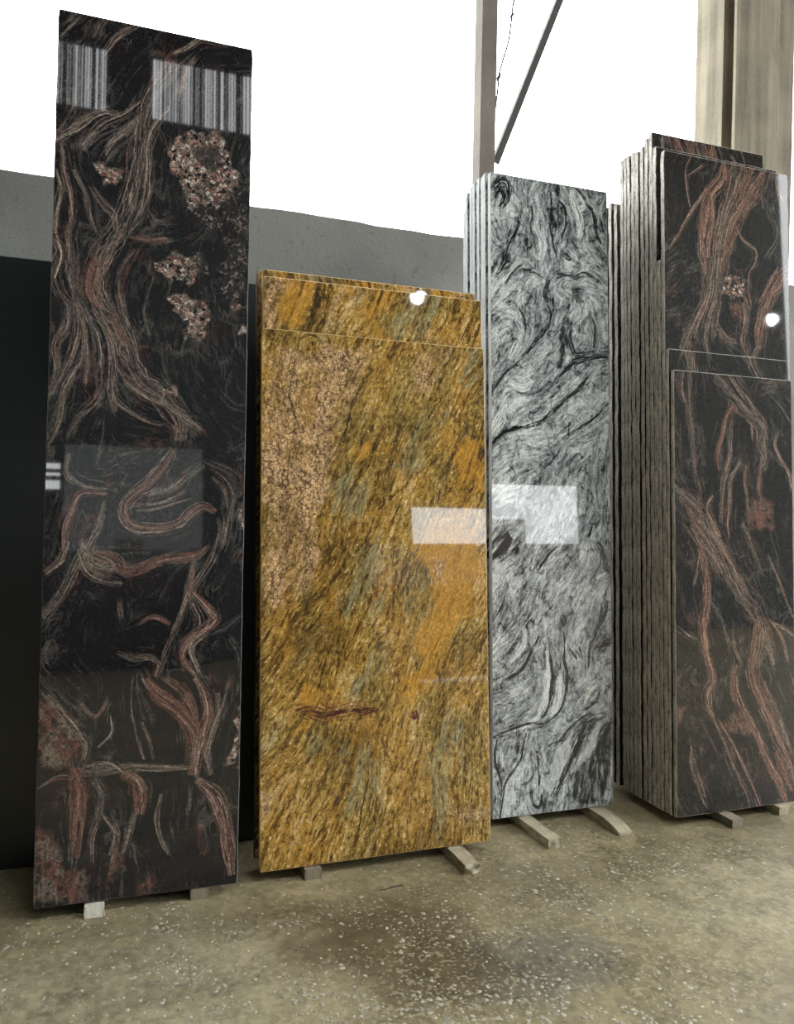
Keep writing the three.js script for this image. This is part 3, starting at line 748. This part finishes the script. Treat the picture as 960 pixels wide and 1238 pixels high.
{ // concrete column with a groove beside its front corner, rising behind the right stack
  const s = new THREE.Shape(), x0 = 3.84, x1 = 4.33, z0 = 4.27, z1 = 4.66;
  [[x0, z0], [x1, z0], [x1, z1], [x0, z1], [x0, z0 + 0.12], [x0 + 0.1, z0 + 0.1], [x0 + 0.1, z0 + 0.03], [x0, z0 + 0.025]].forEach(([x, z], i) => (i ? s.lineTo(x, z) : s.moveTo(x, z)));
  const g = new THREE.ExtrudeGeometry(s, { depth: 7.6, bevelEnabled: false, steps: 1 }); g.rotateX(-Math.PI / 2);
  const p = g.attributes.position, n = g.attributes.normal, uv = g.attributes.uv;
  for (let i = 0; i < p.count; i++) uv.setXY(i, Math.abs(n.getX(i)) > 0.7 ? p.getZ(i) : p.getX(i), p.getY(i));
  tag(mesh('concrete_column', g, columnMat), 'thick board-marked concrete column rising behind the right-hand dark stack', 'column');
}
{
  const post = mesh('concrete_post', boxAt(-0.05, 0.05, 0, 4.3, -0.05, 0.05), postMat);
  post.position.set(2.083, 2.962, -4.4); tag(post, 'slim grey post standing on the wall behind the grey slabs', 'post');
  const a = new THREE.Vector3(2.165, 3.47, -4.4), b = new THREE.Vector3(3.46, 6.8, -4.4), d = b.clone().sub(a), L = d.length();
  const ang = mergeGeometries([boxAt(-0.021, 0.021, 0, L, -0.004, 0.004), boxAt(-0.021, -0.013, 0, L, -0.045, 0.004)]);
  const st = mesh('steel_brace', ang, steel); st.position.copy(a); st.quaternion.setFromUnitVectors(new THREE.Vector3(0, 1, 0), d.normalize());
  tag(st, 'dark steel angle brace slanting up from the slim post', 'brace');
}
{
  const P = [[2.155, 3.8], [2.165, 3.93], [2.175, 4.0], [2.2, 4.1], [2.225, 4.2], [2.25, 4.33], [2.262, 4.45], [2.285, 4.56], [2.29, 4.8], [2.35, 5.4]].map(([x, y], i) => new THREE.Vector3(x, y, -4.4 + 0.01 * Math.sin(i * 2)));
  const w = thing('hanging_wire', 'thin knotted wire dangling beside the slim post', 'wire');
  mesh('strand', new THREE.TubeGeometry(new THREE.CatmullRomCurve3(P), 80, 0.0055, 5), steel, w);
  const r = rngOf(91);
  for (const [x, y, s] of [[2.174, 3.99, 0.016], [2.17, 3.94, 0.009], [2.255, 4.38, 0.014], [2.262, 4.45, 0.008], [2.19, 4.07, 0.007]]) {
    const g = new THREE.IcosahedronGeometry(s, 1), p = g.attributes.position; for (let i = 0; i < p.count; i++) { const k = 0.6 + 0.7 * hash2(Math.round(p.getX(i) * 1e4), Math.round(p.getY(i) * 1e4), Math.round(p.getZ(i) * 1e4)); p.setXYZ(i, p.getX(i) * k * 0.6, p.getY(i) * k * 1.8, p.getZ(i) * k * 0.6); }
    g.computeVertexNormals(); const k = mesh('knot', g, steel, w); k.position.set(x, y, -4.4); k.rotation.z = -0.2 - 0.4 * r();
  }
}

// unseen floodlights placed high on the wall across the aisle to give the glints in the gold and right-hand slabs
for (const [x, y, w] of [[5.05, 6.55, 'unseen floodlight on the wall across the aisle, above the gate'], [12.6, 6.15, 'unseen floodlight on the wall across the aisle, at its open end']]) {
  const f = thing('floodlight', w, 'lamp', 'unseen floodlights across the aisle'); f.position.set(x, y, 6.4);
  mesh('bracket', boxAt(-0.03, 0.03, -0.22, 0.02, 0.02, 0.098), steel, f);
  const h = new THREE.CylinderGeometry(0.15, 0.09, 0.14, 24, 1, true); h.rotateX(-Math.PI / 2); h.translate(0, 0, -0.02); mesh('housing', h, new THREE.MeshStandardMaterial({ color: 0x30302e, roughness: 0.6, side: THREE.DoubleSide }), f);
  const d = new THREE.CylinderGeometry(0.12, 0.12, 0.01, 24); d.rotateX(Math.PI / 2); d.translate(0, 0, -0.05); mesh('lens', d, new THREE.MeshStandardMaterial({ color: 0xffffff, emissive: 0xffffff, emissiveIntensity: 45 }), f);
  const l = new THREE.SpotLight(0xffffff, 3, 0, 1.2, 0.5); l.position.set(x, y, 6.3); l.target.position.set(x - 1, 0, 0); l.castShadow = true; l.shadow.radius = 5; scene.add(l, l.target);
}

// ---------------------------------------------------------------- stone slabs
function slabGeometry(W, H, T, seed, amp, c = 0.0025, round = 0.003) {  // ragged outline, chamfered polished front, sawn sides
  const r = rngOf(seed), P = [], step = 0.028;
  const jit = (s, k) => amp * (fbm(s / 0.06, k, seed, 3) * 1.5 + 0.35 * r() - 0.35);
  const nx = 6, ny = Math.round(H / step);
  for (let i = 0; i <= nx; i++) P.push([-W / 2 + round + (W - 2 * round) * i / nx, 0.3 * Math.max(0, jit(i * 0.1, 1)) * (i % nx ? 1 : 0)]);
  for (let i = 1; i < ny; i++) P.push([W / 2 - Math.max(0, jit(i * step, 2)), round + (H - 2 * round) * i / ny]);
  for (let i = nx; i >= 0; i--) P.push([-W / 2 + round + (W - 2 * round) * i / nx, H]);
  for (let i = ny - 1; i >= 1; i--) P.push([-W / 2 + Math.max(0, jit(i * step, 3)), round + (H - 2 * round) * i / ny]);
  const n = P.length, inset = P.map(([x, y]) => [x * (1 - 2 * c / W), H / 2 + (y - H / 2) * (1 - 2 * c / H)]);
  const tri = THREE.ShapeUtils.triangulateShape(inset.map(([x, y]) => new THREE.Vector2(x, y)), []);
  const build = (quads, caps) => {
    const pos = [], uv = []; const put = (v) => { pos.push(v[0], v[1], v[2]); uv.push(v[3], v[4]); };
    for (const [a, b, cc, d] of quads) { put(a); put(b); put(cc); put(a); put(cc); put(d); }
    for (const [a, b, cc] of caps) { put(a); put(b); put(cc); }
    const g = new THREE.BufferGeometry(); g.setAttribute('position', new THREE.Float32BufferAttribute(pos, 3)); g.setAttribute('uv', new THREE.Float32BufferAttribute(uv, 2)); g.computeVertexNormals(); return g;
  };
  const F = ([x, y], z) => [x, y, z, x / W + 0.5, y / H], E = ([x, y], z, s) => [x, y, z, z, s];
  const fq = [], eq = []; let run = 0;
  for (let i = 0; i < n; i++) {
    const j = (i + 1) % n, l = Math.hypot(P[j][0] - P[i][0], P[j][1] - P[i][1]);
    eq.push([E(inset[i], 0, run), E(P[i], -c, run), E(P[j], -c, run + l), E(inset[j], 0, run + l)]);
    eq.push([E(P[i], -c, run), E(P[i], -T, run), E(P[j], -T, run + l), E(P[j], -c, run + l)]); run += l;
  }
  const fc = tri.map((t) => t.map((k) => F(inset[k], 0))), ec = tri.map(([a, b, d]) => [a, d, b].map((k) => [P[k][0], P[k][1], -T, P[k][0], P[k][1]]));
  return [build(fq, fc), build(eq, ec)];
}
const YB = 0.042; let slabSeed = 100;
function slab({ X0, Z0, W, H, lean, twist = 0, o = 0, T = 0.024, face, edge, label, group, amp = 0.003, uvTop = 0, uvH = H, flip = false, yb = YB, tilt = 0, round }) {
  const L = lean * D2R, h = H - o * Math.tan(L), [fg, eg] = slabGeometry(W, h, T, ++slabSeed, amp, 0.0025, round), uv = fg.attributes.uv;
  for (let i = 0; i < uv.count; i++) { const d = uvTop + (1 - uv.getY(i)) * h; uv.setXY(i, flip ? 1 - uv.getX(i) : uv.getX(i), face.map.repeat.x !== 1 ? uv.getY(i) * h : 1 - d / uvH); if (face.map.repeat.x !== 1) uv.setX(i, uv.getX(i) * W); }
  const s = thing('granite_slab', label, 'slab', group); s.userData.kind = 'thing';
  mesh('polished_face', fg, face, s); mesh('sawn_edge', eg, edge, s);
  s.rotation.order = 'YXZ'; s.rotation.set(-L, -twist * D2R, tilt * D2R);
  const cx = X0 + W / 2 * Math.cos(twist * D2R), cz = Z0 + W / 2 * Math.sin(twist * D2R);
  s.position.set(cx, yb, cz - o / Math.cos(L)); return s;
}
const ordinal = ['frontmost', 'second', 'third', 'fourth', 'fifth', 'sixth', 'seventh', 'eighth', 'ninth', 'tenth', 'eleventh', 'twelfth', 'thirteenth', 'fourteenth', 'fifteenth', 'sixteenth'];

// the tall black slab on the left
slab({ X0: -0.219, Z0: -2.843, W: 0.665, H: 3.026, lean: 3.03, twist: 0.51, tilt: -0.45, T: 0.022, face: faceA, edge: edgeA, amp: 0.002, label: 'tallest slab, black granite with swirling brown and pink veins, at far left' });
for (let k = 0; k < 5; k++) slab({ X0: -0.17 - 0.004 * k, Z0: -2.90, W: 0.6, H: 2.5 - 0.05 * k, lean: 3.03, o: 0.065 * k, T: 0.03, face: blackFace, edge: edgeBlack, label: `plain black slab hidden behind the tall veined slab, ${ordinal[k]} of its stack`, group: 'black slabs behind the tall slab' });
// full-size black slabs behind on the left
for (let k = 0; k < 2; k++) slab({ X0: -2.65, Z0: -3.28, W: 3.24, H: 2.311 - 0.03 * k, lean: 3, o: 0.04 * k, yb: 0.001, T: 0.03, face: blackFace, edge: edgeBlack, label: k ? 'second wide black slab, against the back of the first' : 'wide plain black slab in shadow left of the tall veined slab', group: 'wide black slabs at the left' });

// gold slabs
slab({ X0: 0.530, Z0: -2.888, W: 0.937, H: 2.014, lean: 4.51, twist: -0.47, T: 0.02, face: faceG, edge: edgeGold, amp: 0.0015, round: 0.004, label: 'front gold and brown granite slab, shorter than those behind it', group: 'gold granite slabs' });
slab({ X0: 0.539, Z0: -2.888, W: 0.93, H: 2.228, lean: 4.51, twist: -0.2, o: 0.03, T: 0.02, face: faceG2, edge: edgeGold, amp: 0.0015, label: 'second gold granite slab, its upper strip showing above the front one', group: 'gold granite slabs' });
slab({ X0: 0.543, Z0: -2.888, W: 0.912, H: 2.266, lean: 4.51, o: 0.062, T: 0.02, face: faceG2, edge: edgeGold, flip: true, amp: 0.0015, label: 'third gold granite slab, only its thin top edge showing', group: 'gold granite slabs' });
slab({ X0: 0.53, Z0: -2.888, W: 0.88, H: 2.278, lean: 4.51, o: 0.12, T: 0.02, face: faceG2, edge: edgeA, label: 'rearmost gold granite slab, its left end peeking out beside the tall black slab', group: 'gold granite slabs' });  // dark edge material stands in for the shade of the narrow slot

// grey slabs
[[0, 2.844, 0], [0.045, 2.86, -0.004], [0.078, 2.862, 0.002], [0.112, 2.868, -0.002], [0.165, 2.87, 0], [0.2, 2.865, 0.003], [0.238, 2.85, -0.003], [0.272, 2.78, 0.003]].forEach(([o, H, dx], k) =>
  slab({ X0: 1.571 + dx, Z0: -3.091, W: 0.61, H, lean: 3.17, twist: k ? 0 : 0.19, o, T: 0.026, face: faceY, edge: edgeGrey, amp: k ? 0.0015 : 0.001, label: k ? `light grey slab edge, ${ordinal[k]} from the front of the grey stack` : 'front white and black swirled granite slab of the grey stack', group: 'grey granite slabs' }));

// dark slabs on the right
const RS = { X0: 2.351, Z0: -2.872, lean: 2.6, twist: -0.22 };
slab({ ...RS, X0: 2.356, W: 0.682, H: 1.976, T: 0.02, face: faceR1, edge: edgeDark, amp: 0.002, label: 'frontmost slab of the right stack, lower dark granite with pink veins', group: 'dark veined slabs on the right' });
slab({ ...RS, W: 0.69, H: 2.077, o: 0.028, T: 0.018, face: faceR2, edge: edgeDark, amp: 0.002, uvTop: 0.919, uvH: 2.996, label: 'second slab of the right stack, a thin strip showing above the frontmost', group: 'dark veined slabs on the right' });
slab({ ...RS, W: 0.735, H: 2.996, o: 0.052, T: 0.022, face: faceR2, edge: edgeDark, amp: 0.003, round: 0.006, label: 'third slab of the right stack, dark granite with a broad pink vein at its top', group: 'dark veined slabs on the right' });
[[0.083, 2.5, 0.68], [0.111, 3.04, 0.72], [0.138, 3.122, 0.665], [0.171, 3.108, 0.66], [0.204, 3.083, 0.67], [0.244, 3.079, 0.66], [0.276, 3.088, 0.66], [0.309, 3.089, 0.65], [0.338, 3.092, 0.65], [0.363, 3.09, 0.65], [0.415, 2.892, 0.6], [0.462, 2.915, 0.6], [0.505, 2.91, 0.6]].forEach(([o, H, W], k) =>
  slab({ ...RS, twist: 0, W, H, o, T: k === 5 ? 0.028 : k === 9 ? 0.022 : k === 8 ? 0.02 : 0.0235, face: faceR2, edge: edgeDark, flip: k % 2 === 0, amp: 0.005, uvH: 3.3, label: `rough-edged dark slab, ${ordinal[k + 3]} from the front of the right stack`, group: 'dark veined slabs on the right' }));

// slabs across the aisle, behind the photographer, which the polished faces mirror
const mirrorGreen = polished(plainTile(RGB(118, 128, 120), 0.3)), mirrorPink = polished(plainTile(RGB(136, 122, 112), 0.5));
function across(x0, x1, h, z, face, edge, label) { const s = slab({ X0: x0, Z0: 0, W: x1 - x0, H: h, lean: 2.5, T: 0.03, face, edge, yb: 0.05, label, group: 'slabs across the aisle' }); s.rotation.order = 'YXZ'; s.rotation.set(-2.5 * D2R, Math.PI, 0); s.position.z = z; }
across(-0.75, 1.08, 3.02, 5.75, mirrorGreen, edgeGrey, 'tall pale green slab across the aisle');
across(-0.9, 1.2, 1.3, 5.5, blackFace, edgeBlack, 'low black slab before the pale green one across the aisle');
across(4.0, 6.7, 2.15, 5.9, mirrorPink, edgeGold, 'pinkish slab in front of the gate across the aisle');
across(6.55, 9.2, 1.72, 5.78, mirrorPink, edgeGold, 'lower pinkish slab in front of the gate across the aisle');
for (const [x0, x1, h] of [[-0.75, 1.08, 0], [4.0, 6.7, 0], [6.85, 9.2, 0]]) for (const f of [0.2, 0.8]) { const x = mix(x0, x1, f); tag(mesh('timber_batten', boxAt(x - 0.03, x + 0.03, 0, 0.049, 5.3, 6.1), steel), `dark batten under the ${f < 0.5 ? 'one' : 'other'} end of the ${x0 < 0 ? 'pale green' : x0 < 5 ? 'taller pinkish' : 'lower pinkish'} slab across the aisle`, 'batten', 'battens across the aisle'); }

// ---------------------------------------------------------------- timber battens
const woodTile = (base) => scaled(texture(tile(256, (u, v, x, y) => { const s = vnoise(u * 40, v * 3, 601) * 0.6 + vnoise(u * 110, v * 8, 603) * 0.4, c = fbm(u * 5, v * 5, 605, 3, 5); const k = 1 + 0.7 * (s - 0.5) + 0.5 * (c - 0.5) + 0.15 * (hash2(x, y, 6) - 0.5); return [base[0] * k, base[1] * k, base[2] * k]; }), 256, 256, true, true), 0.16);
const woodPale = new THREE.MeshStandardMaterial({ map: woodTile(RGB(164, 154, 130)), roughness: 0.85, bumpMap: scaled(roughBump, 0.1), bumpScale: 0.001 });
const woodDull = new THREE.MeshStandardMaterial({ map: woodTile(RGB(126, 115, 98)), roughness: 0.85, bumpMap: scaled(roughBump, 0.1), bumpScale: 0.001 });
const woodWhite = new THREE.MeshStandardMaterial({ map: woodTile(RGB(206, 202, 186)), roughness: 0.8, bumpMap: scaled(roughBump, 0.1), bumpScale: 0.001 });
function batten(x0, x1, zf, zb, h, mat, label, { taper = 1, ragged = 0, turn = 0, skew = 0 } = {}) {
  const W = x1 - x0, L = zf - zb, g = new THREE.BoxGeometry(W, h, L, 5, 4, 26), p = g.attributes.position, uv = g.attributes.uv, n = g.attributes.normal, sd = ++slabSeed;
  for (let i = 0; i < p.count; i++) {
    let x = p.getX(i), y = p.getY(i) + h / 2, z = p.getZ(i); const f = (z + L / 2) / L, e = smooth(1 - 0.09 / L, 1, f);
    uv.setXY(i, Math.abs(n.getX(i)) > 0.5 ? y : x, Math.abs(n.getZ(i)) > 0.5 ? y : z);
    const corner = Math.min(1, Math.abs(x) / (W / 2)) * Math.min(1, Math.abs(y - h / 2) / (h / 2));
    x *= 1 - 0.05 * corner; y = h / 2 + (y - h / 2) * (1 - (y > h / 2 ? 0.05 : 0.0) * corner);
    x += 0.0022 * (fbm(z * 14, y * 20, sd, 3) - 0.5) * 2; if (y > 0.004) y += 0.0018 * (fbm(z * 16, x * 20, sd + 4, 3) - 0.5) * 2 - 0.0012;
    if (f > 0.75) { const t = (f - 0.75) / 0.25; y *= mix(1, taper, t * t); x += skew * t; }
    if (e > 0 && ragged) z += ragged * e * (fbm(x * 90, y * 90, sd + 8, 3) - 0.62) * 2.2;
    p.setXYZ(i, x, Math.max(0.0005, y), z);
  }
  g.computeVertexNormals();
  const b = mesh('timber_batten', g, mat); b.position.set((x0 + x1) / 2, 0, (zf + zb) / 2); b.rotation.y = turn; return tag(b, label, 'batten', 'battens under the slabs');
}
batten(-0.061, 0.003, -2.818, -3.28, 0.0405, woodWhite, 'white-topped timber block under the left of the tall black slab');
batten(0.283, 0.346, -2.842, -3.28, 0.0405, woodDull, 'brown timber block under the right of the tall black slab');
batten(0.695, 0.76, -2.868, -3.14, 0.0405, woodDull, 'short brown timber block under the left of the gold slab');
batten(1.275, 1.34, -2.728, -3.14, 0.0405, woodPale, 'split-ended timber batten jutting from under the gold slab', { ragged: 0.02 });
batten(1.69, 1.755, -2.84, -3.45, 0.0405, woodPale, 'long broken-ended batten under the left of the grey stack', { ragged: 0.014, turn: 0.03 });
batten(2.05, 2.122, -2.868, -3.45, 0.0405, woodPale, 'wedge-tipped batten under the right of the grey stack', { taper: 0.35, turn: 0.02 });
batten(2.585, 2.65, -2.788, -3.42, 0.0405, woodDull, 'rounded timber block under the middle of the right stack', { taper: 0.92 });
batten(2.905, 2.97, -2.845, -3.42, 0.0405, woodPale, 'timber block under the right end of the right stack');

// ---------------------------------------------------------------- pale aggregate worn out of the concrete
{
  const r = rngOf(2024), g = new THREE.IcosahedronGeometry(1, 1), mat = new THREE.MeshStandardMaterial({ color: 0xffffff, roughness: 0.6 });
  const zones = [[0.0, -2.45, 0.9, 0.5, 1], [0.85, -2.4, 0.6, 0.4, 0.4], [1.9, -2.5, 0.9, 0.35, 0.45], [0.7, -1.9, 1.2, 0.4, 0.8]], at = [];
  for (let tries = 0; tries < 120000 && at.length < 8000; tries++) {
    const x = -1 + 4.4 * r(), z = -3.1 + 1.9 * r(); let d = 0.08;
    for (const [cx, cz, rx, rz, k] of zones) d = Math.max(d, k * smooth(1.3, 0.3, Math.hypot((x - cx) / rx, (z - cz) / rz)));
    d *= 0.25 + 1.2 * smooth(0.35, 0.7, fbm(x * 5, z * 5, 71, 3)); if (r() > d) continue;
    at.push([x, z, (0.002 + 0.0055 * Math.pow(r(), 2.6)), r(), r()]);
  }
  const m = new THREE.InstancedMesh(g, mat, at.length), M = new THREE.Matrix4(), q = new THREE.Quaternion(), c = new THREE.Color();
  at.forEach(([x, z, s, a, b], i) => {
    q.setFromAxisAngle(new THREE.Vector3(0, 1, 0), a * 6.28); M.compose(new THREE.Vector3(x, -0.05 * s, z), q, new THREE.Vector3(s * (1 + 0.5 * b), s * 0.3, s)); m.setMatrixAt(i, M);
    const k = 0.55 + 0.6 * hash2(i, 3, 9); c.setRGB(0.42 * k, 0.385 * k, 0.3 * k); m.setColorAt(i, c);
  });
  m.name = 'floor_aggregate'; m.userData = { kind: 'stuff', label: 'pale pebbles showing in the worn concrete floor', category: 'pebbles' }; m.castShadow = m.receiveShadow = true; scene.add(m);
}
{ // dark splinters on the floor in front of the grey stack
  const r = rngOf(8);
  for (const [x, z, l, a, w] of [[1.18, -2.12, 0.05, 0.5, 'dark splinter on the floor, the one nearest the camera'], [1.25, -2.26, 0.045, 0.35, 'short dark splinter lying on the bluish floor patch'], [0.98, -2.72, 0.1, 0.1, 'long thin twig on the floor in front of the gold slab']]) {
    const g = new THREE.CylinderGeometry(0.0012, 0.0022, l, 6, 4); g.rotateZ(Math.PI / 2); const p = g.attributes.position;
    for (let i = 0; i < p.count; i++) p.setY(i, p.getY(i) + 0.001 * Math.sin(p.getX(i) * 90)); const s = mesh('splinter', g, steel); s.position.set(x, 0.0022, z); s.rotation.y = a + 0.2 * r(); tag(s, w, 'splinter', 'splinters on the floor');
  }
}
renderer.render(scene, camera);
